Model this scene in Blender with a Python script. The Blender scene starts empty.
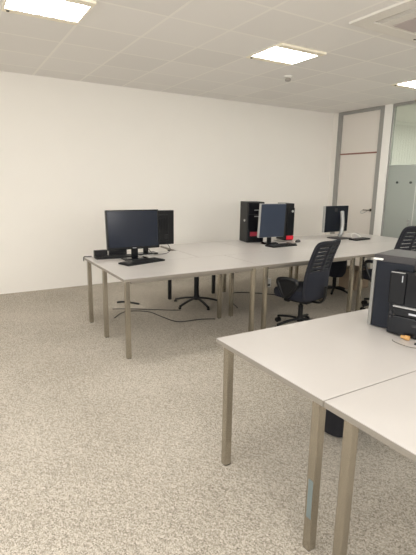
import bpy, bmesh, math, random
from mathutils import Vector, Matrix
random.seed(7)
S = bpy.context.scene
COL = S.collection
PI = math.pi
H = 2.857; W = 6.382; R = 6.573; TH = 0.726

# ------------------------------------------------------------------ materials
def lin(c):
    return tuple(((v/255)/12.92 if v/255 <= .04045 else ((v/255+.055)/1.055)**2.4) for v in c)+(1,)
def mat(name, rgb, rough=.5, metal=0, spec=.5, noise=0, nscale=30, bump=0, emit=None, estr=0, sheen=0, stretch=None):
    m = bpy.data.materials.new(name); m.use_nodes = True
    nt = m.node_tree; b = nt.nodes['Principled BSDF']
    b.inputs['Base Color'].default_value = lin(rgb)
    b.inputs['Roughness'].default_value = rough
    b.inputs['Metallic'].default_value = metal
    b.inputs['Specular IOR Level'].default_value = spec
    if emit:
        b.inputs['Emission Color'].default_value = lin(emit); b.inputs['Emission Strength'].default_value = estr
    if noise or bump:
        tc = nt.nodes.new('ShaderNodeTexCoord'); n = nt.nodes.new('ShaderNodeTexNoise')
        mp = nt.nodes.new('ShaderNodeMapping')
        if stretch: mp.inputs['Scale'].default_value = stretch
        nt.links.new(tc.outputs['Object'], mp.inputs[0]); nt.links.new(mp.outputs[0], n.inputs['Vector'])
        n.inputs['Scale'].default_value = nscale; n.inputs['Detail'].default_value = 3
        if noise:
            r = nt.nodes.new('ShaderNodeMapRange'); r.inputs[3].default_value = 1-noise; r.inputs[4].default_value = 1+noise
            nt.links.new(n.outputs[0], r.inputs[0])
            v = nt.nodes.new('ShaderNodeVectorMath'); v.operation = 'SCALE'
            v.inputs[0].default_value = lin(rgb)[:3]; nt.links.new(r.outputs[0], v.inputs['Scale'])
            nt.links.new(v.outputs[0], b.inputs['Base Color'])
        if bump:
            bp = nt.nodes.new('ShaderNodeBump'); bp.inputs['Strength'].default_value = bump; bp.inputs['Distance'].default_value = .002
            nt.links.new(n.outputs[0], bp.inputs['Height']); nt.links.new(bp.outputs[0], b.inputs['Normal'])
    return m

def carpet_mat():
    m = bpy.data.materials.new('carpet'); m.use_nodes = True
    nt = m.node_tree; N = nt.nodes; L = nt.links; b = N['Principled BSDF']
    b.inputs['Roughness'].default_value = .95; b.inputs['Specular IOR Level'].default_value = .15
    tc = N.new('ShaderNodeTexCoord')
    mp = N.new('ShaderNodeMapping'); mp.inputs['Rotation'].default_value = (0, 0, .6); mp.inputs['Scale'].default_value = (1, .62, 1)
    L.new(tc.outputs['Object'], mp.inputs[0])
    v = N.new('ShaderNodeTexVoronoi'); v.inputs['Scale'].default_value = 185; L.new(mp.outputs[0], v.inputs['Vector'])
    n = N.new('ShaderNodeTexNoise'); n.inputs['Scale'].default_value = 165; n.inputs['Detail'].default_value = 4; L.new(tc.outputs['Object'], n.inputs['Vector'])
    n2 = N.new('ShaderNodeTexNoise'); n2.inputs['Scale'].default_value = 1.1; n2.inputs['Detail'].default_value = 3; L.new(tc.outputs['Object'], n2.inputs['Vector'])
    w = N.new('ShaderNodeTexWave'); w.inputs['Scale'].default_value = 14; w.inputs['Distortion'].default_value = 5; w.inputs['Detail'].default_value = 2; w.inputs['Detail Scale'].default_value = 5
    w.bands_direction = 'DIAGONAL'; L.new(tc.outputs['Object'], w.inputs['Vector'])
    sep = N.new('ShaderNodeSeparateColor'); L.new(v.outputs['Color'], sep.inputs[0])
    def add(a, b_, wa, wb):
        x = N.new('ShaderNodeMath'); x.operation = 'MULTIPLY'; L.new(a, x.inputs[0]); x.inputs[1].default_value = wa
        y = N.new('ShaderNodeMath'); y.operation = 'MULTIPLY_ADD'; L.new(b_, y.inputs[0]); y.inputs[1].default_value = wb; L.new(x.outputs[0], y.inputs[2])
        return y.outputs[0]
    s = add(sep.outputs[0], n.outputs[0], .30, .95)
    s = add(s, w.outputs['Color'], 1, .05)
    s = add(s, n2.outputs[0], 1, .22)
    r = N.new('ShaderNodeValToRGB'); L.new(s, r.inputs[0])
    e = r.color_ramp.elements
    e[0].position = .42; e[0].color = lin((97, 89, 79)); e[1].position = 1.0; e[1].color = lin((214, 206, 194))
    k = e.new(.62); k.color = lin((152, 144, 131)); k = e.new(.80); k.color = lin((186, 178, 165))
    L.new(r.outputs[0], b.inputs['Base Color'])
    bp = N.new('ShaderNodeBump'); bp.inputs['Strength'].default_value = .6; bp.inputs['Distance'].default_value = .004
    L.new(s, bp.inputs['Height']); L.new(bp.outputs[0], b.inputs['Normal'])
    return m

def ceiling_mat():
    m = bpy.data.materials.new('ceiling_tiles'); m.use_nodes = True
    nt = m.node_tree; N = nt.nodes; L = nt.links; b = N['Principled BSDF']
    b.inputs['Roughness'].default_value = .6; b.inputs['Specular IOR Level'].default_value = .3
    tc = N.new('ShaderNodeTexCoord'); sp = N.new('ShaderNodeSeparateXYZ'); L.new(tc.outputs['Object'], sp.inputs[0])
    def line(axis, off):
        a = N.new('ShaderNodeMath'); a.operation = 'SUBTRACT'; L.new(sp.outputs[axis], a.inputs[0]); a.inputs[1].default_value = off
        p = N.new('ShaderNodeMath'); p.operation = 'PINGPONG'; L.new(a.outputs[0], p.inputs[0]); p.inputs[1].default_value = .3
        q = N.new('ShaderNodeMath'); q.operation = 'LESS_THAN'; L.new(p.outputs[0], q.inputs[0]); q.inputs[1].default_value = .0125
        return q.outputs[0]
    mx = N.new('ShaderNodeMath'); mx.operation = 'MAXIMUM'; L.new(line(0, GX), mx.inputs[0]); L.new(line(1, GY), mx.inputs[1])
    # per tile tint
    vm = N.new('ShaderNodeVectorMath'); vm.operation = 'SUBTRACT'; L.new(tc.outputs['Object'], vm.inputs[0]); vm.inputs[1].default_value = (GX, GY, 0)
    sn = N.new('ShaderNodeVectorMath'); sn.operation = 'SNAP'; L.new(vm.outputs[0], sn.inputs[0]); sn.inputs[1].default_value = (.6, .6, 10)
    wn = N.new('ShaderNodeTexWhiteNoise'); wn.noise_dimensions = '3D'; L.new(sn.outputs[0], wn.inputs[0])
    r = N.new('ShaderNodeMapRange'); r.inputs[3].default_value = .97; r.inputs[4].default_value = 1.03; L.new(wn.outputs[0], r.inputs[0])
    ns = N.new('ShaderNodeTexNoise'); ns.inputs['Scale'].default_value = 150; L.new(tc.outputs['Object'], ns.inputs['Vector'])
    sc = N.new('ShaderNodeVectorMath'); sc.operation = 'SCALE'; sc.inputs[0].default_value = lin((240, 237, 233))[:3]; L.new(r.outputs[0], sc.inputs['Scale'])
    mix = N.new('ShaderNodeMix'); mix.data_type = 'RGBA'; L.new(mx.outputs[0], mix.inputs[0]); L.new(sc.outputs[0], mix.inputs[6]); mix.inputs[7].default_value = lin((250, 247, 241))
    L.new(mix.outputs[2], b.inputs['Base Color'])
    return m

GX, GY = 1.124, 4.178
M = {}
M['carpet'] = carpet_mat(); M['ceiling'] = ceiling_mat()
M['wall'] = mat('wall_paint', (242, 238, 231), .75, spec=.25, noise=.012, nscale=3)
M['white'] = mat('white_paint', (244, 242, 236), .5)
M['door'] = mat('door_leaf', (229, 223, 215), .45, noise=.01, nscale=4)
M['doorframe'] = mat('grey_frame', (158, 157, 152), .45, metal=.1)
M['redline'] = mat('red_brown_strip', (150, 105, 92), .6)
M['top'] = mat('desk_laminate', (195, 190, 185), .28, spec=.5, noise=.012, nscale=12)
M['edge'] = mat('desk_edge', (136, 129, 119), .5, noise=.03, nscale=40)
M['leg'] = mat('brushed_metal', (182, 176, 164), .26, metal=1.0, noise=.05, nscale=60, stretch=(1, 1, .05))
M['steel'] = mat('dark_steel', (30, 31, 34), .4, metal=.3)
M['black'] = mat('black_plastic', (15, 16, 19), .42, spec=.3, noise=.05, nscale=200)
M['gblack'] = mat('gloss_black_plastic', (12, 14, 19), .25, spec=.35)
M['screen'] = mat('screen_glass', (18, 26, 41), .2, spec=.4)
M['screen2'] = mat('grey_screen_glass', (54, 62, 77), .3, spec=.3)
M['navyplastic'] = mat('dark_blue_plastic', (14, 19, 30), .42, spec=.3)
M['silver'] = mat('silver_plastic', (176, 176, 174), .35, metal=.4)
M['dgrey'] = mat('dark_grey_plastic', (52, 49, 50), .45)
M['fabric'] = mat('navy_fabric', (23, 26, 38), .9, noise=.12, nscale=300, bump=.3)
M['mesh'] = mat('navy_mesh', (20, 23, 34), .75, noise=.1, nscale=400)
M['blackfab'] = mat('black_fabric', (20, 20, 26), .9, noise=.1, nscale=200, bump=.3)
M['red'] = mat('red_plastic', (214, 30, 52), .4)
M['redlabel'] = mat('dull_red_label', (150, 40, 58), .5)
M['cable'] = mat('black_cable', (22, 22, 24), .5)
M['greycable'] = mat('grey_cable', (120, 116, 108), .5)
M['whiteplastic'] = mat('white_plastic', (236, 234, 228), .4)
M['cream'] = mat('cream_metal', (252, 244, 224), .45)
M['slot'] = mat('dark_vent', (52, 52, 50), .6)
M['pinkgrey'] = mat('grille_panel', (196, 184, 182), .6, noise=.03, nscale=80)
M['card'] = mat('taupe_card', (150, 132, 112), .8, noise=.05, nscale=20)
M['tan'] = mat('tan_plastic', (196, 150, 92), .5)
M['blind'] = mat('blind_fabric', (226, 222, 214), .8)
M['chrome'] = mat('door_chrome', (130, 124, 116), .25, metal=.9)
M['dot'] = mat('dark_disc', (72, 78, 78), .5)
M['label'] = mat('pale_print', (190, 192, 196), .5)
M['detector'] = mat('detector_grey', (158, 152, 144), .5)
M['acwhite'] = mat('cassette_white', (232, 227, 219), .5)
M['stripgrey'] = mat('grey_strip', (128, 127, 122), .45)
M['reflection'] = mat('blue_window_reflection', (108, 120, 120), .15, spec=.8)

def glass_mat(name, col, t, rough):
    m = bpy.data.materials.new(name); m.use_nodes = True
    nt = m.node_tree; N = nt.nodes; L = nt.links; N.remove(N['Principled BSDF']); out = N['Material Output']
    tr = N.new('ShaderNodeBsdfTransparent'); tr.inputs[0].default_value = lin((236, 242, 238))
    df = N.new('ShaderNodeBsdfDiffuse'); df.inputs[0].default_value = lin(col)
    tl = N.new('ShaderNodeBsdfTranslucent'); tl.inputs[0].default_value = lin(col)
    gl = N.new('ShaderNodeBsdfGlossy'); gl.inputs['Roughness'].default_value = rough
    m0 = N.new('ShaderNodeMixShader'); m0.inputs[0].default_value = .5; L.new(df.outputs[0], m0.inputs[1]); L.new(tl.outputs[0], m0.inputs[2])
    m1 = N.new('ShaderNodeMixShader'); m1.inputs[0].default_value = t; L.new(m0.outputs[0], m1.inputs[1]); L.new(tr.outputs[0], m1.inputs[2])
    fr = N.new('ShaderNodeFresnel'); fr.inputs[0].default_value = 1.35
    m2 = N.new('ShaderNodeMixShader'); L.new(fr.outputs[0], m2.inputs[0]); L.new(m1.outputs[0], m2.inputs[1]); L.new(gl.outputs[0], m2.inputs[2])
    L.new(m2.outputs[0], out.inputs[0])
    return m
M['glass'] = glass_mat('clear_glass', (225, 230, 226), .86, .02)
M['frost'] = glass_mat('frosted_film', (203, 207, 202), .12, .35)

def light_mat():
    m = bpy.data.materials.new('louvre_light'); m.use_nodes = True
    nt = m.node_tree; N = nt.nodes; L = nt.links; b = N['Principled BSDF']
    tc = N.new('ShaderNodeTexCoord'); br = N.new('ShaderNodeTexBrick'); br.offset = 0
    L.new(tc.outputs['Object'], br.inputs['Vector'])
    br.inputs['Color1'].default_value = (1, .97, .92, 1); br.inputs['Color2'].default_value = (1, .98, .92, 1); br.inputs['Mortar'].default_value = (.09, .085, .075, 1)
    br.inputs['Scale'].default_value = 1; br.inputs['Brick Width'].default_value = .14; br.inputs['Row Height'].default_value = .105; br.inputs['Mortar Size'].default_value = .007
    L.new(br.outputs['Color'], b.inputs['Emission Color']); b.inputs['Emission Strength'].default_value = LIGHT_L
    b.inputs['Base Color'].default_value = (.8, .8, .78, 1)
    return m
LIGHT_L = 25.0
M['louvre'] = light_mat()

# ------------------------------------------------------------------ mesh helpers
class MB:
    def __init__(s): s.b = bmesh.new()
    def box(s, x0, x1, y0, y1, z0, z1, bev=0, mtx=None, seg=2):
        g = bmesh.ops.create_cube(s.b, size=1)['verts']
        for v in g: v.co = Vector(((x0+x1)/2+v.co.x*(x1-x0), (y0+y1)/2+v.co.y*(y1-y0), (z0+z1)/2+v.co.z*(z1-z0)))
        vs = g
        if bev:
            es = list({e for v in g for e in v.link_edges})
            r = bmesh.ops.bevel(s.b, geom=es, offset=bev, segments=seg, affect='EDGES', profile=.5)
            vs = list({v for f in r['faces'] for v in f.verts} | {v for v in g if v.is_valid})
        if mtx: bmesh.ops.transform(s.b, matrix=mtx, verts=vs)
        return s
    def cyl(s, p0, p1, r0, r1=None, seg=20, caps=True):
        p0, p1 = Vector(p0), Vector(p1); r1 = r0 if r1 is None else r1
        d = p1-p0; q = d.to_track_quat('Z', 'Y').to_matrix().to_4x4()
        bmesh.ops.create_cone(s.b, cap_ends=caps, segments=seg, radius1=r0, radius2=r1, depth=d.length, matrix=Matrix.Translation((p0+p1)/2) @ q)
        return s
    def lathe(s, prof, c=(0, 0), seg=24):
        rings = []
        for r, z in prof:
            rings.append([s.b.verts.new((c[0]+r*math.cos(2*PI*k/seg), c[1]+r*math.sin(2*PI*k/seg), z)) for k in range(seg)])
        for a, b_ in zip(rings, rings[1:]):
            for k in range(seg): s.b.faces.new((a[k], a[(k+1) % seg], b_[(k+1) % seg], b_[k]))
        s.b.faces.new(rings[0][::-1]); s.b.faces.new(rings[-1]); return s
    def tube(s, pts, r, seg=8, closed=False, rz=None, sub=6):
        P = [Vector(p) for p in pts]; n = len(P); Q = []
        rng = n if closed else n-1
        for i in range(rng):
            if closed: a, b_, c, d = P[(i-1) % n], P[i], P[(i+1) % n], P[(i+2) % n]
            else: a, b_, c, d = P[max(i-1, 0)], P[i], P[i+1], P[min(i+2, n-1)]
            for k in range(sub):
                t = k/sub
                Q.append(.5*((2*b_)+(-a+c)*t+(2*a-5*b_+4*c-d)*t*t+(-a+3*b_-3*c+d)*t**3))
        if not closed: Q.append(P[-1])
        rings = []; up = None; m = len(Q)
        for i, p in enumerate(Q):
            t = (Q[(i+1) % m]-Q[i-1]) if closed else (Q[min(i+1, m-1)]-Q[max(i-1, 0)])
            t.normalize()
            if up is None: up = Vector((0, 0, 1)) if abs(t.z) < .9 else Vector((1, 0, 0))
            sd = t.cross(up).normalized(); up = sd.cross(t).normalized()
            rings.append([s.b.verts.new(p+sd*r*math.cos(2*PI*k/seg)+up*(rz or r)*math.sin(2*PI*k/seg)) for k in range(seg)])
        for i in range(m if closed else m-1):
            a, b_ = rings[i], rings[(i+1) % m]
            for k in range(seg): s.b.faces.new((a[k], a[(k+1) % seg], b_[(k+1) % seg], b_[k]))
        if not closed: s.b.faces.new(rings[0][::-1]); s.b.faces.new(rings[-1])
        return s
    def prism(s, poly, z0, z1):
        a = [s.b.verts.new((x, y, z0)) for x, y in poly]; b_ = [s.b.verts.new((x, y, z1)) for x, y in poly]
        n = len(poly); s.b.faces.new(a[::-1]); s.b.faces.new(b_)
        for k in range(n): s.b.faces.new((a[k], a[(k+1) % n], b_[(k+1) % n], b_[k]))
        return s
    def build(s, name, m, parent=None, smooth=False, loc=None, rot=None):
        bmesh.ops.recalc_face_normals(s.b, faces=s.b.faces)
        me = bpy.data.meshes.new(name); s.b.to_mesh(me); s.b.free()
        me.materials.append(m)
        if smooth:
            for p in me.polygons: p.use_smooth = True
            try: me.set_sharp_from_angle(angle=math.radians(40))
            except Exception: pass
        o = bpy.data.objects.new(name, me); COL.objects.link(o)
        if parent: o.parent = parent
        if loc: o.location = loc
        if rot: o.rotation_euler = rot
        return o
def tag(o, label, cat, group=None):
    o['label'] = label; o['category'] = cat
    if group: o['group'] = group
    return o
def thing(name, label, cat, loc=(0, 0, 0), rz=0, group=None):
    o = bpy.data.objects.new(name, None); COL.objects.link(o); o.empty_display_size = .1
    o.location = loc; o.rotation_euler = (0, 0, rz)
    return tag(o, label, cat, group)
def struct(o): o['kind'] = 'structure'; return o
def dup(root, loc, rz, label):
    def cp(o, p):
        c = o.copy(); COL.objects.link(c)
        if p: c.parent = p
        for ch in list(o.children): cp(ch, c)
        return c
    r = cp(root, None); r.location = loc; r.rotation_euler = (0, 0, rz); r['label'] = label
    return r

# ------------------------------------------------------------------ room
X0, Y0, X1 = -3.2, -3.2, 10.2
struct(MB().box(X0-.1, X1+.1, Y0-.1, W+.1, -.1, 0).build('floor', M['carpet']))
struct(MB().box(X0-.1, X1+.1, Y0-.1, W+.1, H, H+.1).build('ceiling', M['ceiling']))
struct(MB().box(X0-.1, X1+.1, W, W+.1, 0, H).build('wall_back', M['wall']))
b = MB(); b.box(X0-.1, X0, Y0, -2.2, 0, H); b.box(X0-.1, X0, 2.4, W, 0, H); b.box(X0-.1, X0, -2.2, 2.4, 0, .9); b.box(X0-.1, X0, -2.2, 2.4, 2.4, H)
struct(b.build('wall_left', M['wall']))
struct(MB().box(X0-.1, X1+.1, Y0-.1, Y0, 0, H).build('wall_front', M['wall']))
struct(MB().box(X1, X1+.1, Y0, W, 0, H).build('wall_far_right', M['wall']))
struct(MB().box(R, R+.1, 6.252, W, 0, H).build('wall_right', M['wall']))
# white pillar between the door and the glass
struct(MB().box(R-.012, R+.11, 5.066, 5.216, 0, H, bev=.004).build('trim_1', M['white']))
# door set in a full height grey frame
dr = bpy.data.objects.new('door_1', None); COL.objects.link(dr); struct(dr); dr.location = (R, 5.73, 0)
f = MB()
ya, yb = 6.25, 5.218
f.box(-.01, .09, ya-.095-5.73, ya-5.73, 0, H-.002, bev=.004); f.box(-.01, .09, yb-5.73, yb+.085-5.73, 0, H-.002, bev=.004)
f.box(-.01, .09, yb+.085-5.73, ya-.095-5.73, H-.055, H-.002)
f.build('frame', M['doorframe'], dr)
MB().box(.014, .05, yb+.087-5.73, ya-.097-5.73, .005, 2.078, bev=.003).build('door_leaf', M['door'], dr)
MB().box(.014, .05, yb+.087-5.73, ya-.097-5.73, 2.104, H-.057, bev=.003).build('upper_panel', M['door'], dr)
MB().box(.004, .05, yb+.087-5.73, ya-.097-5.73, 2.08, 2.102).build('transom_strip', M['redline'], dr)
hy = 5.335-5.73
h = MB(); h.cyl((.014, hy, 1.085), (.002, hy, 1.085), .026).cyl((.004, hy, 1.085), (-.05, hy, 1.085), .011)
h.tube([(-.05, hy-.01, 1.085), (-.052, hy+.05, 1.083), (-.05, hy+.12, 1.082)], .010)
hn = h.build('door_handle', M['chrome'], dr, True)
MB().tube([(-.05, hy+.02, 1.075), (-.06, hy+.09, 1.03), (-.055, hy+.15, 1.02), (-.05, hy+.17, 1.05), (-.05, hy+.12, 1.078)], .0055).build('hanging_loop', M['silver'], hn, True)
# glass partition
GYa, GYb = 5.064, -3.2
wn = bpy.data.objects.new('window_1', None); COL.objects.link(wn); struct(wn); wn.location = (R, 2, 0)
f = MB(); f.box(0, .07, 5.045-2, 5.064-2, 0, H-.002); f.box(0, .07, GYb-2+.01, 5.045-2, H-.045, H-.002); f.box(0, .07, GYb-2+.01, 5.045-2, 0, .05)
f.build('frame', M['doorframe'], wn)
joints = [5.045, 4.5]
while joints[-1]-1.1 > GYb: joints.append(joints[-1]-1.1)
joints.append(GYb+.01)
FZ = 1.862
for k in range(len(joints)-1):
    y1, y0 = joints[k]-2, joints[k+1]-2
    g = MB().box(.03, .04, y0+.003, y1-.003, .05, H-.045).build('glass_pane', M['glass'], wn)
    MB().box(.0255, .0285, y0+.003, y1-.003, .05, FZ).build('frosted_film', M['frost'], g)
    if k: MB().box(.022, .048, y1-.0035, y1+.0035, .05, FZ).build('joint_strip', M['whiteplastic'], wn)
for y in (4.85, 4.597): MB().cyl((.0245, y-2, 1.576), (.008, y-2, 1.576), .019).build('fixing_disc', M['dot'], wn, True)
b = MB().cyl((.0245, 4.56-2, .955), (.0, 4.56-2, .955), .022); b.box(.0, .024, 4.545-2, 4.575-2, .86, .93, bev=.004)
b.build('glass_lock', M['silver'], wn, True)
# window on the left, behind the camera: sill, frame, panes
w2 = bpy.data.objects.new('window_2', None); COL.objects.link(w2); struct(w2); w2.location = (X0, .1, 0)
f = MB()
for y in (-2.3, -1.15, 0, 1.15, 2.25): f.box(-.08, -.02, y, y+.05, .9, 2.4)
f.box(-.08, -.02, -2.3, 2.3, .9, .95); f.box(-.08, -.02, -2.3, 2.3, 2.35, 2.4)
f.build('frame', M['white'], w2)
MB().box(-.055, -.045, -2.25, 2.25, .95, 2.35).build('glass_pane', M['glass'], w2)

# vertical blinds in the room beyond the glass
vb = MB()
x = 7.3
while x < 10.1:
    vb.box(x, x+.082, 6.315, 6.318, .06, H-.06, mtx=None); x += .09
vb.build('slats', M['blind'], tag_vb := thing('vertical_blind', 'pale vertical blind on the wall of the room behind the glass', 'blind', (0, 0, 0)))
MB().box(7.28, 10.12, 6.30, 6.335, H-.06, H-.003).build('headrail', M['white'], tag_vb)

# ------------------------------------------------------------------ ceiling fixtures
def fixture(loc, label):
    t = thing('ceiling_light', label, 'ceiling light', loc, 0, 'square recessed ceiling lights')
    b = MB(); zt = -.001
    b.box(.002, .598, .002, .085, -.022, zt, bev=.003); b.box(.002, .598, .515, .598, -.010, zt, bev=.003)
    b.box(.002, .016, .085, .515, -.010, zt); b.box(.584, .598, .085, .515, -.010, zt)
    b.build('frame', M['cream'], t)
    MB().box(.017, .583, .086, .514, -.006, zt).build('diffuser', M['louvre'], t)
    MB().cyl((.045, .555, -.010), (.045, .555, -.016), .012).build('sensor', M['slot'], t, True)
    return t
zc = H
fix = fixture((GX-.6, GY-.6, zc), 'square ceiling light nearest the left side, cut by the top edge')
dup(fix, (GX+1.8, GY-.6, zc), 0, 'square ceiling light in the middle, beside the smoke detector')
dup(fix, (GX+4.2, GY-.6, zc), 0, 'square ceiling light nearest the glass partition')
# air conditioning cassette
ac = thing('ceiling_air_conditioner', 'white square air conditioning cassette set in the tiled ceiling', 'air conditioner', (3.03, 1.90, H))
b = MB(); s_ = .95
b.box(0, s_, 0, .14, -.022, -.001, bev=.006); b.box(0, s_, s_-.14, s_, -.022, -.001, bev=.006)
b.box(0, .14, .135, s_-.135, -.022, -.001, bev=.004); b.box(s_-.14, s_, .135, s_-.135, -.022, -.001, bev=.004)
b.build('frame', M['acwhite'], ac)
MB().box(.141, s_-.141, .141, s_-.141, -.006, -.001).build('vent_recess', M['slot'], ac)
MB().box(.225, s_-.225, .141, s_-.141, -.020, -.007, bev=.004).build('inner_panel', M['acwhite'], ac)
MB().box(.33, s_-.33, .175, s_-.175, -.026, -.0205, bev=.004).build('intake_grille', M['pinkgrey'], ac)
for x in (.168, .196, s_-.210, s_-.182):
    MB().box(x, x+.010, .15, s_-.15, -.019, -.0065).build('vane', M['acwhite'], ac)
MB().cyl((.80, s_-.06, -.022), (.80, s_-.06, -.027), .012).build('status_light', M['slot'], ac, True)
# smoke detector
sd = thing('smoke_detector', 'small round white smoke detector on ceiling by the middle light', 'smoke detector', (3.863, 4.576, H))
MB().lathe([(.052, -.001), (.055, -.012), (.050, -.022), (.03, -.024)][::-1]).build('base', M['whiteplastic'], sd, True)
MB().lathe([(.020, -.062), (.034, -.058), (.038, -.045), (.034, -.032), (.030, -.0245)]).build('sensor_head', M['detector'], sd, True)

# ------------------------------------------------------------------ desks
def desk(name, label, x0, x1, y0, y1, legs, legmat='leg', group='pale laminate desks'):
    t = thing(name, label, 'desk', ((x0+x1)/2, (y0+y1)/2, 0), 0, group)
    cx, cy = (x0+x1)/2, (y0+y1)/2
    hx, hy = (x1-x0)/2, (y1-y0)/2
    b = MB().box(-hx+.0015, hx-.0015, -hy+.0015, hy-.0015, TH-.004, TH, bev=.0015).build('desktop', M['top'], t)
    MB().box(-hx, hx, -hy, hy, TH-.027, TH-.0045, bev=.002).build('edge_band', M['edge'], t)
    ins = .028
    for ya_, yb_ in ((-hy+ins+.004, -hy+ins+.03), (hy-ins-.03, hy-ins-.004)):
        MB().box(-hx+ins+.045, hx-ins-.045, ya_, yb_, TH-.055, TH-.0275).build('under_rail', M['edge'], t)
    for lx, ly in legs:
        mt = M[legmat]
        MB().box(lx-cx-.02, lx-cx+.02, ly-cy-.02, ly-cy+.02, .004, TH-.0275, bev=.003).build('leg', mt, t)
        # levelling foot
        o = [c for c in t.children if c.name.startswith('leg')][-1]
        MB().box(lx-cx-.017, lx-cx+.017, ly-cy-.017, ly-cy+.017, 0, .0035).build('foot_pad', M['steel'], o)
    return t
YF, YM, YB, YR = 3.413, 4.108, 4.645, 5.13
xs = [1.217, 2.66, 4.105, 5.99]
a = .038
def four(x0, x1, y0, y1): return [(x0+a, y0+a), (x1-a, y0+a), (x0+a, y1-a), (x1-a, y1-a)]
desk('desk', 'leftmost front desk of the far cluster, under the left monitor', xs[0], xs[1]-.001, YF, YM-.001, [(xs[0]+a, YF+a), (2.585, YF+a), (xs[0]+a, YM-a), (2.585, YM-a)])
desk('desk', 'middle front desk of the far cluster, with the office chair pulled up', xs[1]+.001, xs[2]-.001, YF, YM-.001, [(2.745, YF+a), (4.03, YF+a), (2.745, YM-a), (4.03, YM-a)])
desk('desk', 'right front desk of the far cluster, between tower and glass wall', xs[2]+.001, xs[3], YF, YM-.001, [(4.19, YF+a), (5.95, YF+a), (4.19, YM-a), (5.95, YM-a)])
desk('desk', 'leftmost rear desk of the far cluster, carrying the small black boxes', xs[0], 2.33, YM+.001, YB, [(xs[0]+a, YB-a)])
desk('desk', 'narrow rear desk on thin dark legs behind the left monitor', 2.332, 3.2, YM+.001, YR, [(2.44, YR-.05), (3.12, YR-.05)], 'steel')
desk('desk', 'middle rear desk of the far cluster, beneath the squarish grey monitor', 3.202, 4.6, YM+.001, YR, [(3.30, YR-.05), (4.54, YR-.05)])
desk('desk', 'rearmost right desk of the far cluster, beneath the back-turned monitor', 4.602, xs[3], YM+.001, YR, [(4.66, YR-.05), (xs[3]-.04, YR-.05)])
nx, ny = 1.158, 1.072
desk('desk', 'large near desk with black computer towers standing on it', nx, nx+1.6, ny+.002, ny+.775, [(nx+.04, ny+.058), (nx+.042, ny+.715), (nx+1.56, ny+.058), (nx+1.56, ny+.715)])
desk('desk', 'nearest desk at the lower right corner, cut by the frame', nx, nx+1.6, ny-.775, ny-.002, [(nx+.046, ny-.10), (nx+.042, ny-.715), (nx+1.56, ny-.06), (nx+1.56, ny-.715)])
# thin coloured strip standing in for the bluish window reflection on a near leg
tp = MB().box(nx+.0185, nx+.0197, ny+.040, ny+.066, .16, .34).build('reflection_strip', M['reflection'])
tag(tp, 'painted strip of bluish window reflection on a near desk leg', 'reflection')

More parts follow.
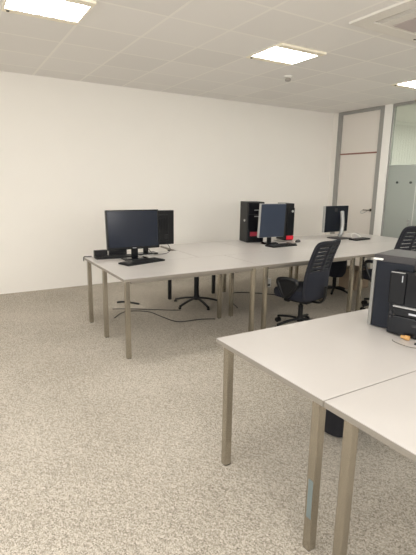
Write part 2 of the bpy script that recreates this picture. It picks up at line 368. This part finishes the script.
# ------------------------------------------------------------------ chairs
def make_chair(label, loc, rz, seat_h=.46, sc=1.0):
    t = thing('office_chair', label, 'chair', loc, rz, 'navy office chairs')
    b = MB()
    b.lathe([(.032, .075), (.04, .085), (.04, .115), (.03, .13)])
    for k in range(5):
        an = 2*PI*k/5+.3; d = Vector((math.cos(an), math.sin(an), 0))
        b.tube([d*.02+Vector((0, 0, .105)), d*.15+Vector((0, 0, .098)), d*.29+Vector((0, 0, .072))], .019, rz=.013, seg=8, sub=3)
    b.build('star_base', M['black'], t, True)
    for k in range(5):
        an = 2*PI*k/5+.3; cx, cy = .29*math.cos(an), .29*math.sin(an); n = Vector((-math.sin(an), math.cos(an), 0))
        c = MB(); p = Vector((cx, cy, .027))
        c.cyl(p-n*.024, p-n*.006, .027, seg=16); c.cyl(p+n*.006, p+n*.024, .027, seg=16); c.cyl(p-n*.007, p+n*.007, .012, seg=8)
        c.cyl((cx, cy, .03), (cx, cy, .07), .007, seg=8)
        c.build('castor', M['black'], t, True)
    MB().cyl((0, 0, .13), (0, 0, .26), .026).cyl((0, 0, .26), (0, 0, seat_h-.105), .016).build('gas_column', M['black'], t, True)
    MB().box(-.09, .09, -.13, .11, seat_h-.115, seat_h-.07, bev=.012).build('tilt_mechanism', M['black'], t, True)
    # seat: rounded cushion
    b = MB(); n = 28; rings = []
    for f_, z in [(.72, -.075), (.92, -.062), (1.0, -.02), (1.0, .018), (.95, .038), (.8, .046), (.4, .042)]:
        ring = []
        for k in range(n):
            th = 2*PI*k/n; c_, s2 = math.cos(th), math.sin(th); e = .55
            x_ = .245*f_*math.copysign(abs(c_)**e, c_); y_ = .235*f_*math.copysign(abs(s2)**e, s2)
            zz = z-.030*max(0, (y_-.12)/.12)**2 + .010*(abs(x_)/.245)**2
            ring.append(b.b.verts.new((x_, y_+.02, seat_h+zz)))
        rings.append(ring)
    for r0, r1 in zip(rings, rings[1:]):
        for k in range(n): b.b.faces.new((r0[k], r0[(k+1) % n], r1[(k+1) % n], r1[k]))
    b.b.faces.new(rings[0][::-1]); b.b.faces.new(rings[-1])
    b.build('seat', M['fabric'], t, True)
    # backrest shell with horizontal slots
    def bp_(u, v):      # u -1..1, v 0..1 (bottom to top)
        z = seat_h-.045+v*.605
        y = -.205-.03*math.sin(v*PI*.9)*-1-.13*v**1.5+.035*(u*u)
        wd = .235*(1-.10*v-.06*(1-v)**3)
        if v > .93: wd *= 1-.06*((v-.93)/.07)**2
        if v < .1: wd *= 1-.16*((.1-v)/.1)**2
        return Vector((u*wd, y, z))
    b = MB(); nu = 13
    vrows = [0, .06, .14, .24, .34, .42, .50]
    slots = []
    v = .50
    for k in range(7): slots.append((v, v+.020)); vrows += [v+.020, v+.066]; v += .066
    vrows += [.975, 1.0]
    us = [-1, -.86, -.78, -.6, -.4, -.2, -.07, .07, .2, .4, .6, .78, .86, 1]
    G = [[b.b.verts.new(bp_(u, vv)) for u in us] for vv in vrows]
    for i in range(len(vrows)-1):
        sl = any(abs(vrows[i]-s0) < 1e-4 for s0, _ in slots)
        for j in range(len(us)-1):
            mid = (us[j]+us[j+1])/2
            if sl and .1 < abs(mid) < .78: continue
            b.b.faces.new((G[i][j], G[i][j+1], G[i+1][j+1], G[i+1][j]))
    bk = b.build('backrest', M['mesh'], t, True)
    md = bk.modifiers.new('thickness', 'SOLIDIFY'); md.thickness = .016; md.offset = 0
    # raised rim round the backrest
    rim = [bp_(-1, vv) for vv in (0.03, .2, .4, .6, .8, .95)]+[bp_(-.8, 1), bp_(0, 1.0), bp_(.8, 1)]+[bp_(1, vv) for vv in (.95, .8, .6, .4, .2, .03)]+[bp_(.5, 0), bp_(-.5, 0)]
    MB().tube(rim, .012, closed=True, seg=8, sub=4).build('backrest_rim', M['mesh'], t, True)
    # lumbar pad, thick and rounded
    b = MB(); cols = 12; rws = 10; F = []; Bk = []
    for i in range(rws+1):
        v_ = .01+.46*i/rws
        F.append([]); Bk.append([])
        for j in range(cols+1):
            u = -.93+1.86*j/cols; p = bp_(u, v_)
            bulge = max(0, 1-abs(u/.93)**4)*max(0, 1-abs((i/rws-.45)/.55)**4)
            F[-1].append(b.b.verts.new(p+Vector((0, .010+.025*bulge, 0)))); Bk[-1].append(b.b.verts.new(p+Vector((0, -.010-.032*bulge, 0))))
    for i in range(rws):
        for j in range(cols):
            b.b.faces.new((F[i][j], F[i][j+1], F[i+1][j+1], F[i+1][j])); b.b.faces.new((Bk[i][j], Bk[i+1][j], Bk[i+1][j+1], Bk[i][j+1]))
    for i in range(rws):
        for j in (0, cols): b.b.faces.new((F[i][j], F[i+1][j], Bk[i+1][j], Bk[i][j]))
    for j in range(cols):
        for i in (0, rws): b.b.faces.new((F[i][j], F[i][j+1], Bk[i][j+1], Bk[i][j]))
    b.build('lumbar_pad', M['fabric'], t, True)
    MB().tube([(0, -.10, seat_h-.09), (0, -.22, seat_h-.085), (0, -.275, seat_h-.03), (0, -.285, seat_h+.10)], .028, rz=.011, seg=8).build('back_bracket', M['black'], t, True)
    for sx in (-1, 1):
        z = seat_h
        MB().tube([(sx*.20, .02, z-.075), (sx*.262, .02, z-.045), (sx*.272, -.08, z+.06), (sx*.272, -.12, z+.13), (sx*.272, -.08, z+.165), (sx*.272, .05, z+.165), (sx*.272, .12, z+.14), (sx*.272, .09, z+.06), (sx*.262, .04, z-.04)], .020, rz=.015, seg=8, sub=5).build('armrest', M['black'], t, True)
    if sc != 1: t.scale = (sc, sc, sc)
    return t
c1 = make_chair('navy mesh-back office chair at the middle front desk', (3.17, 3.36, 0), math.radians(14), .415)
dup(c1, (4.575, 3.36, 0), math.radians(3), 'navy slatted-back office chair partly hidden behind the black computer towers').scale = (1.08, 1.04, 1.10)

for sx in (-1, 1):
    z = .415
    b = MB(); q = [(.03, z-.03), (.085, z+.06), (.11, z+.13), (.05, z+.160), (-.07, z+.160), (-.11, z+.12), (-.075, z+.06), (.01, z-.035)]
    f0 = [b.b.verts.new((sx*.266, y_, z_)) for y_, z_ in q]; f1 = [b.b.verts.new((sx*.277, y_, z_)) for y_, z_ in q]
    b.b.faces.new(f0); b.b.faces.new(f1[::-1])
    for k in range(8): b.b.faces.new((f0[k], f0[(k+1) % 8], f1[(k+1) % 8], f1[k]))
    b.build('armrest_panel', M['black'], c1)
# stool under the rear desk: dark pedestal on a star base
st = thing('swivel_stool', 'black star-base pedestal seat under the rear desk', 'stool', (2.64, 4.71, 0))
b = MB(); b.lathe([(.032, .06), (.042, .075), (.036, .11), (.03, .12)])
for k in range(5):
    an = 2*PI*k/5+.95; d = Vector((math.cos(an), math.sin(an), 0))
    b.tube([d*.02+Vector((0, 0, .085)), d*.15+Vector((0, 0, .07)), d*.30+Vector((0, 0, .03))], .017, rz=.013, sub=3)
b.build('star_base', M['black'], st, True)
for k in range(5):
    an = 2*PI*k/5+.95; MB().cyl((.30*math.cos(an), .30*math.sin(an), 0), (.30*math.cos(an), .30*math.sin(an), .018), .018, seg=12).build('foot', M['black'], st, True)
MB().cyl((0, 0, .12), (0, 0, .40), .032).build('column', M['black'], st, True)
MB().lathe([(.10, .40), (.17, .41), (.185, .435), (.18, .465), (.12, .475)]).build('seat', M['blackfab'], st, True)
# navy stool under the right desk
s2 = thing('padded_stool', 'dark navy padded seat tucked under the right front desk', 'stool', (4.74, 4.36, 0))
MB().lathe([(.05, .22), (.11, .235), (.145, .29), (.155, .42), (.15, .56), (.12, .585)]).build('seat', M['fabric'], s2, True)
b = MB(); b.cyl((0, 0, .06), (0, 0, .22), .026)
for k in range(5):
    an = 2*PI*k/5; d = Vector((math.cos(an), math.sin(an), 0)); b.tube([d*.01+Vector((0, 0, .06)), d*.12+Vector((0, 0, .05)), d*.22+Vector((0, 0, .016))], .016, sub=3)
b.build('star_base', M['black'], s2, True)

# ------------------------------------------------------------------ monitors
def stand_base(poly_w, poly_d, t, m, y=0):
    w_, d_ = poly_w/2, poly_d/2
    return MB().prism([(-w_, -d_+y), (w_, -d_+y), (w_*.85, d_+y), (-w_*.85, d_+y)], 0, .016).build('stand_base', m, t)
# left monitor
m1 = thing('monitor', 'wide black monitor with dark screen on the left desk', 'monitor', (1.66, 4.29, TH), 0)
MB().box(-.13, .13, -.05, .085, 0, .014, bev=.005).build('stand_base', M['gblack'], m1)
MB().box(-.035, .035, .0, .03, .014, .33, bev=.006).build('stand_neck', M['gblack'], m1)
tm = Matrix.Translation((-.03, -.04, .315)) @ Matrix.Rotation(math.radians(-4), 4, 'X')
MB().box(-.285, .285, -.012, .028, -.197, .205, bev=.006, mtx=tm).build('casing', M['gblack'], m1)
MB().box(-.270, .270, -.0145, -.0125, -.172, .192, mtx=tm).build('screen', M['screen'], m1)
MB().box(-.02, .02, -.0145, -.0125, -.186, -.181, mtx=tm).build('brand_mark', M['label'], m1)
# monitor behind it, seen from the back
m4 = thing('monitor', 'black monitor seen from behind with ribbed vents, partly behind the left monitor', 'monitor', (1.995, 4.57, TH), 0)
MB().box(-.21, .03, -.06, .068, 0, .014, bev=.005).build('stand_base', M['gblack'], m4)
MB().box(-.12, -.06, .0105, .035, .014, .30, bev=.005).build('stand_neck', M['gblack'], m4)
b = MB(); b.box(-.245, .245, -.03, .01, .098, .488, bev=.008); b.box(-.17, .17, -.052, -.03, .14, .44, bev=.008)
for k in range(16):
    xx = -.155+.02*k
    b.box(xx, xx+.007, -.056, -.0521, .24, .40)
b.build('casing', M['black'], m4)
MB().box(.11, .15, -.0575, -.0525, .165, .215).build('port_recess', M['steel'], m4)
MB().box(-.235, .235, .0105, .0125, .31, .465).build('screen', M['screen'], m4)
tag(MB().tube([(2.14, 4.53, TH+.12), (2.17, 4.50, TH+.05), (2.12, 4.47, TH+.010), (2.02, 4.46, TH+.005), (1.93, 4.44, TH+.02), (1.86, 4.40, TH+.08)], .0035, seg=6).build('monitor_cable', M['cable'], None, True), 'thin black cable looping below the back-to-back monitors', 'cable')

# small squarish monitor
m2 = thing('monitor', 'squarish grey-screened monitor with silver edge beside the tall tower', 'monitor', (3.735, 4.64, TH), math.radians(-4))
MB().lathe([(.115, 0), (.12, .008), (.10, .018), (.03, .026)]).build('stand_base', M['gblack'], m2, True)
MB().box(-.03, .03, .0, .03, .02, .28, bev=.006).build('stand_neck', M['gblack'], m2)
tm = Matrix.Translation((0, -.03, .318)) @ Matrix.Rotation(math.radians(4), 4, 'X')
MB().box(-.205, .205, -.015, .020, -.225, .225, bev=.006, mtx=tm).build('casing', M['silver'], m2)
MB().box(-.190, .203, -.0175, -.0155, -.220, .220, mtx=tm).build('screen', M['screen2'], m2)
# back turned monitor
m3 = thing('monitor', 'monitor turned away showing dark blue back and silver stand arm', 'monitor', (5.09, 4.76, TH), math.radians(4))
MB().box(-.13, .15, -.22, .03, 0, .014, bev=.005).build('stand_base', M['dgrey'], m3)
MB().tube([(-.0, -.09, .034), (.01, -.115, .07), (.03, -.115, .15), (.06, -.09, .26), (.09, -.045, .40)], .026, rz=.030, seg=10).build('stand_arm', M['silver'], m3, True)
b = MB(); b.box(-.262, .262, -.028, .014, .095, .485, bev=.006); b.build('casing', M['navyplastic'], m3)
MB().box(-.270, -.2625, -.026, .016, .095, .485, bev=.002).build('side_trim', M['silver'], m3)
MB().box(-.255, .255, .0145, .0165, .11, .475).build('screen', M['screen'], m3)
MB().box(-.06, .0, -.031, -.0285, .40, .45).build('rear_badge', M['dgrey'], m3)

# ------------------------------------------------------------------ keyboards, mice
def keyboard(label, loc, rz, w_=.44, d_=.15):
    t = thing('keyboard', label, 'keyboard', loc, rz, 'black keyboards')
    b = MB(); b.box(-w_/2, w_/2, -d_/2, d_/2, .0, .016, bev=.004)
    b.build('case', M['black'], t)
    k = MB()
    for r_ in range(5):
        for c_ in range(15):
            kx = -w_/2+.014+c_*(w_-.028)/15; ky = -d_/2+.012+r_*(d_-.024)/5
            k.box(kx, kx+(w_-.028)/15-.004, ky, ky+(d_-.024)/5-.004, .0162, .021)
    k.build('keys', M['steel'], t)
    return t
kb = keyboard('black keyboard lying in front of the left monitor', (1.655, 4.085, TH), math.radians(16), .47, .17)
dup(kb, (1.50, 4.485, TH), math.radians(-4), 'black keyboard at the back left corner, beside small boxes').scale = (.88, .8, 1)
dup(kb, (3.74, 4.40, TH), math.radians(4), 'black keyboard under the squarish monitor').scale = (.9, 1, 1)
dup(kb, (5.27, 4.42, TH), math.radians(6), 'black keyboard before the back-turned monitor').scale = (.75, .8, 1)
def mouse(label, loc, rz, m='black'):
    b = MB(); n = 16; rings = []
    for f_, z in [(.95, 0), (1, .008), (.93, .02), (.7, .031), (.3, .036)]:
        rings.append([b.b.verts.new((.032*f_*math.cos(2*PI*k/n), .055*f_*math.sin(2*PI*k/n), z)) for k in range(n)])
    for r0, r1 in zip(rings, rings[1:]):
        for k in range(n): b.b.faces.new((r0[k], r0[(k+1) % n], r1[(k+1) % n], r1[k]))
    b.b.faces.new(rings[0][::-1]); b.b.faces.new(rings[-1])
    t = thing('computer_mouse', label, 'mouse', loc, rz)
    b.build('body', M[m], t, True)
    MB().cyl((-.003, .028, .031), (.003, .028, .031), .007, seg=10).build('scroll_wheel', M['dgrey'], t, True)
    return t
mouse('dark mouse on the desk right of the squarish monitor', (4.21, 4.60, TH), -1.2, 'dgrey')
tag(MB().tube([(4.15, 4.62, TH+.006), (4.08, 4.66, TH+.004), (4.02, 4.76, TH+.004), (4.02, 4.90, TH+.004)], .003, seg=6).build('mouse_cable', M['cable'], None, True), 'thin dark mouse cable trailing behind the squarish monitor', 'cable')
tag(MB().tube([(3.98, 4.52, TH+.006), (4.03, 4.44, TH+.006), (4.07, 4.52, TH+.006), (4.00, 4.60, TH+.006)], .0045, seg=6).build('coiled_cable', M['greycable'], None, True), 'pale coiled cable by the keyboard of the squarish monitor', 'cable')
tag(MB().tube([(5.30, 4.60, TH+.008), (5.36, 4.66, TH+.05), (5.44, 4.64, TH+.055), (5.46, 4.57, TH+.012), (5.40, 4.54, TH+.008)], .008, seg=6).build('coiled_cable', M['whiteplastic'], None, True), 'white looped cable beside the silver stand of the back-turned monitor', 'cable')

# small black boxes at the back left corner
for (x_, y_, w_, d_, h_, lb) in [(1.38, 4.585, .14, .06, .075, 'left small black box behind the corner keyboard'), (1.575, 4.60, .20, .05, .075, 'longer black box behind the corner keyboard')]:
    t = thing('speaker_box', lb, 'speaker', (x_, y_, TH))
    MB().box(-w_/2, w_/2, -d_/2, d_/2, 0, h_, bev=.006).build('case', M['black'], t)
    MB().box(-w_/2+.01, w_/2-.01, -d_/2-.0025, -d_/2-.0004, .01, h_-.01).build('grille', M['steel'], t)
tag(MB().tube([(1.29, 4.62, TH+.008), (1.25, 4.632, TH+.006), (1.212, 4.635, TH+.004), (1.208, 4.635, TH-.04)], .006, seg=6).build('corner_cable', M['dgrey'], None, True), 'short dark cable running over the back left desk corner', 'cable')

# ------------------------------------------------------------------ towers
def tower_far():
    t = thing('computer_tower', 'tall black computer tower with red label against back wall side of desks', 'computer', (3.64, 5.0, TH), math.radians(0))
    b = MB(); b.box(-.125, .125, -.16, .10, 0, .555, bev=.006)
    b.build('case', M['black'], t)
    b = MB(); b.box(-.12, .12, -.174, -.1605, .01, .548, bev=.004); b.build('front_bezel', M['gblack'], t)
    for z in (.44, .355): MB().box(-.03, .10, -.1765, -.1745, z, z+.010).build('drive_bay', M['silver'], t)
    MB().box(-.11, .11, -.1765, -.1745, .385, .388).build('seam_line', M['dgrey'], t)
    MB().box(-.085, .09, -.1765, -.1745, .09, .15).build('red_label', M['redlabel'], t)
    MB().cyl((-.126, -.08, .30), (-.138, -.08, .30), .016).build('side_knob', M['silver'], t, True)
    return t
tf = tower_far(); tf.location = (3.665, 4.99, TH); tf.rotation_euler.z = math.radians(-12)
t = thing('computer_tower', 'slim black tower with red foot at right of squarish monitor', 'computer', (4.235, 4.93, TH), math.radians(-10))
MB().box(-.065, .065, -.14, .12, .0, .53, bev=.008).build('case', M['black'], t)
MB().box(-.05, .065, -.156, -.1405, .075, .47, bev=.007).build('front_bezel', M['gblack'], t)
MB().box(-.05, .065, -.158, -.1405, .015, .072, bev=.006).build('red_foot', M['red'], t)
MB().cyl((.03, -.156, .42), (.03, -.160, .42), .018).build('power_button', M['silver'], t, True)

# near tower: tall body turned a little, grey side strip
an = math.radians(-15)
E1 = Vector((math.cos(math.radians(15)), math.sin(math.radians(15)), 0)); 
t = thing('computer_tower', 'big black computer tower with pale edge strip on near desk', 'computer', (2.05, 1.612, TH), math.radians(15))
# local x = depth away from the camera (e1); local -y = along the visible face (e2)
b = MB(); b.box(.012, .30, -.225, 0, .008, .422, bev=.004); b.build('case', M['dgrey'], t)
MB().box(0, .0115, -.225, -.022, .008, .385, bev=.003).build('front_panel', M['navyplastic'], t)
MB().box(-.004, .0115, -.0205, -.001, .008, .39, bev=.003).build('edge_strip', M['stripgrey'], t)
MB().box(-.003, .0115, -.055, -.002, .3915, .402, bev=.002).build('top_highlight', M['whiteplastic'], t)
for x_, y_ in ((.05, -.03), (.26, -.03), (.05, -.195), (.26, -.195)): MB().cyl((x_, y_, 0), (x_, y_, .0075), .012, seg=12).build('foot', M['black'], t, True)
t = thing('computer_tower', 'second black computer tower with silver-lipped drive bay, right of the big one', 'computer', (2.05, 1.612, TH), math.radians(15))
b = MB(); b.box(-.055, -.006, -.46, -.135, .006, .355, bev=.004); b.box(-.006, .26, -.46, -.235, .006, .365, bev=.004)
b.build('case', M['gblack'], t)
MB().box(-.0655, -.0555, -.215, -.130, .175, .345, bev=.006).build('cover_flap', M['black'], t)
MB().box(-.067, -.0555, -.205, -.135, .347, .3505).build('flap_edge', M['silver'], t)
MB().box(-.069, -.066, -.199, -.195, .30, .335).build('handle_glint', M['label'], t)
b = MB().box(-.080, -.0555, -.46, -.165, .163, .171, bev=.003).build('drive_lip', M['silver'], t)
MB().box(-.074, -.0555, -.46, -.17, .118, .158, bev=.004).build('drive_bay', M['black'], t)
MB().box(-.0755, -.0742, -.29, -.25, .133, .143).build('brand_mark', M['label'], t)
MB().box(-.067, -.0555, -.46, -.165, .012, .113, bev=.005).build('lower_bezel', M['gblack'], t)
MB().box(-.0685, -.0672, -.32, -.27, .07, .08).build('model_mark', M['dgrey'], t)
for z in (.185, .125, .1): MB().cyl((-.056, -.150, z), (-.061, -.150, z), .006, seg=10).build('screw', M['dgrey'], t, True)
MB().box(.235, .26, -.46, -.24, .3655, .372, bev=.003).build('top_edge_highlight', M['whiteplastic'], t)  # white strip stands in for the highlight along the top edge
MB().box(-.05, .25, -.45, -.24, 0, .0055).build('foot_strip', M['black'], t)
# plug and lead
pl = thing('cable_plug', 'tan plug on a thin lead beside the near tower', 'plug', (2.035, 1.345, TH))
MB().cyl((-.005, .02, .014), (.0, -.0, .014), .009, seg=12).cyl((0, 0, .014), (.004, -.022, .014), .013, seg=12).build('body', M['tan'], pl, True)
pl.location.x -= .01
tag(MB().tube([(1.965, 1.375, TH+.003), (1.95, 1.36, TH+.003), (1.94, 1.30, TH+.003), (1.96, 1.24, TH+.003), (2.04, 1.205, TH+.003), (2.15, 1.19, TH+.003)], .0022, seg=6).build('thin_lead', M['greycable'], None, True), 'thin grey lead curling on the near desktop', 'cable')
tag(MB().tube([(2.005, 1.275, TH+.006), (2.015, 1.255, TH+.006), (2.05, 1.24, TH+.006), (2.12, 1.23, TH+.006)], .006, seg=6).build('short_black_cable', M['cable'], None, True), 'short thick black cable end at the right of the near desktop', 'cable')

# ------------------------------------------------------------------ floor things
def cable(label, pts, r=.004, m='cable'):
    tag(MB().tube([(x_, y_, z_+r) for x_, y_, z_ in pts], r, seg=6).build('floor_cable', M[m], None, True), label, 'cable')
cable('thick black cable end on carpet behind the left desk legs', [(1.76, 5.22, 0), (1.84, 5.21, 0), (1.92, 5.12, 0), (1.98, 5.02, 0)], .012)
cable('long thin black cable wandering over the carpet beneath left desks', [(1.52, 4.62, 0), (1.72, 4.80, 0), (1.95, 4.68, 0), (2.02, 4.40, 0), (2.10, 4.16, 0), (2.35, 4.12, 0), (2.52, 4.05, 0)], .005)
cable('thin black cable from the stool toward the left desk legs', [(1.62, 4.98, 0), (1.85, 4.86, 0), (2.2, 4.62, 0), (2.33, 4.55, 0)], .005)
cable('black cable loop on carpet beneath the middle desk', [(3.0, 4.3, 0), (3.15, 4.7, 0), (3.4, 4.95, 0), (3.7, 4.75, 0), (3.9, 4.5, 0)], .007)
tag(MB().tube([(3.62, 5.06, .66), (3.60, 5.03, .42), (3.45, 4.98, .30), (3.35, 4.98, .36), (3.42, 5.02, .48), (3.55, 5.05, .66)], .014, seg=8).build('hanging_cable', M['cable'], None, True), 'thick black cable loop hanging beneath the middle rear desk', 'cable')
t = thing('adapter_block', 'small white power block on the floor beneath middle desks', 'adapter', (4.05, 5.05, 0))
MB().box(-.05, .05, -.04, .04, 0, .13, bev=.006).build('case', M['whiteplastic'], t)
MB().box(-.03, .03, -.0425, -.0405, .02, .05).build('socket', M['steel'], t)
t = thing('storage_box', 'taupe cardboard box in shade beneath right rear desk', 'box', (5.22, 4.42, 0), .2)
MB().box(-.19, .19, -.14, .14, 0, .27, bev=.004).build('carton', M['card'], t)
MB().box(-.195, .195, -.145, .145, .2705, .30, bev=.004).build('lid', M['card'], t)
# black bag under near desk
b = MB(); n = 24; rings = []
for f_, z in [(.72, 0), (.93, .02), (1, .08), (1, .22), (.95, .33), (.7, .40), (.3, .425)]:
    rings.append([])
    for k in range(n):
        th = 2*PI*k/n; c_, s_2 = math.cos(th), math.sin(th)
        rings[-1].append(b.b.verts.new((.17*f_*math.copysign(abs(c_)**.7, c_), .10*f_*math.copysign(abs(s_2)**.7, s_2), z)))
for r0, r1 in zip(rings, rings[1:]):
    for k in range(n): b.b.faces.new((r0[k], r0[(k+1) % n], r1[(k+1) % n], r1[k]))
b.b.faces.new(rings[0][::-1]); b.b.faces.new(rings[-1])
bag = thing('backpack', 'black fabric bag standing on the carpet beneath the near desk', 'bag', (2.05, 1.72, 0), .2)
b.build('body', M['blackfab'], bag, True)
MB().tube([(-.05, 0, .42), (-.03, 0, .47), (.03, 0, .47), (.05, 0, .42)], .008).build('handle', M['black'], bag, True)
MB().box(-.12, .12, -.115, -.098, .06, .24, bev=.006).build('front_pocket', M['blackfab'], bag)

# ------------------------------------------------------------------ lights
def area(name, loc, rot, sx, sy, power, col=(1, .98, .95)):
    l = bpy.data.lights.new(name, 'AREA'); l.shape = 'RECTANGLE'; l.size = sx; l.size_y = sy; l.energy = power; l.color = col
    o = bpy.data.objects.new(name, l); COL.objects.link(o); o.location = loc; o.rotation_euler = rot
    return o
P = 18
for x_, y_ in [(-1.6, 3.88), (-1.6, 1.48), (5.62, 1.48), (-1.6, -.9), (.82, -.9), (3.3, -.9), (5.62, -.9)]:
    area('ceiling_lamp', (x_, y_, H-.03), (0, 0, 0), .5, .5, P)
area('ceiling_lamp', (3.3, 1.3, H-.03), (0, 0, 0), .5, .5, P*.5)
area('ceiling_lamp', (.82, 1.48, H-.03), (0, 0, 0), .5, .5, P*.3)
for x_, y_ in [(8.4, 4.6), (8.4, 1.5), (8.4, -1.2)]:
    area('ceiling_lamp', (x_, y_, H-.03), (0, 0, 0), .5, .5, P*3.2)
area('window_and_fill_light', (X0+.35, .1, 1.65), (0, math.radians(-118), 0), 1.3, 4.5, 120, (.97, .98, 1))  # light of the left window, tilted up to brighten the ceiling
area('window_and_fill_light', (1.5, Y0+.35, 1.9), (math.radians(118), 0, 0), 4.5, .9, 120, (1, .98, .96))  # added fill behind the camera, tilted up; the front wall has no window
wd = bpy.data.worlds.new('world'); S.world = wd; wd.use_nodes = True
wd.node_tree.nodes['Background'].inputs[0].default_value = (.8, .9, 1, 1); wd.node_tree.nodes['Background'].inputs[1].default_value = .8

# ------------------------------------------------------------------ camera
yaw, pit, rol = .5378, -.2146, .0143
cy, sy, cp, sp = math.cos(yaw), math.sin(yaw), math.cos(pit), math.sin(pit)
F_ = Vector((sy*cp, cy*cp, sp)); Rr = Vector((cy, -sy, 0)); U = Rr.cross(F_)
cr, sr = math.cos(rol), math.sin(rol)
R2 = Rr*cr+U*sr; U2 = U*cr-Rr*sr
cam = bpy.data.cameras.new('camera'); co = bpy.data.objects.new('camera', cam); COL.objects.link(co)
mw = Matrix(((R2.x, U2.x, -F_.x, 0), (R2.y, U2.y, -F_.y, 0), (R2.z, U2.z, -F_.z, 1.528), (0, 0, 0, 1)))
co.matrix_world = mw
cam.sensor_fit = 'VERTICAL'; cam.sensor_height = 24; cam.lens = 435.1/555*24; cam.clip_start = .05
S.camera = co
S.view_settings.view_transform = 'Standard'
S.view_settings.exposure = 0
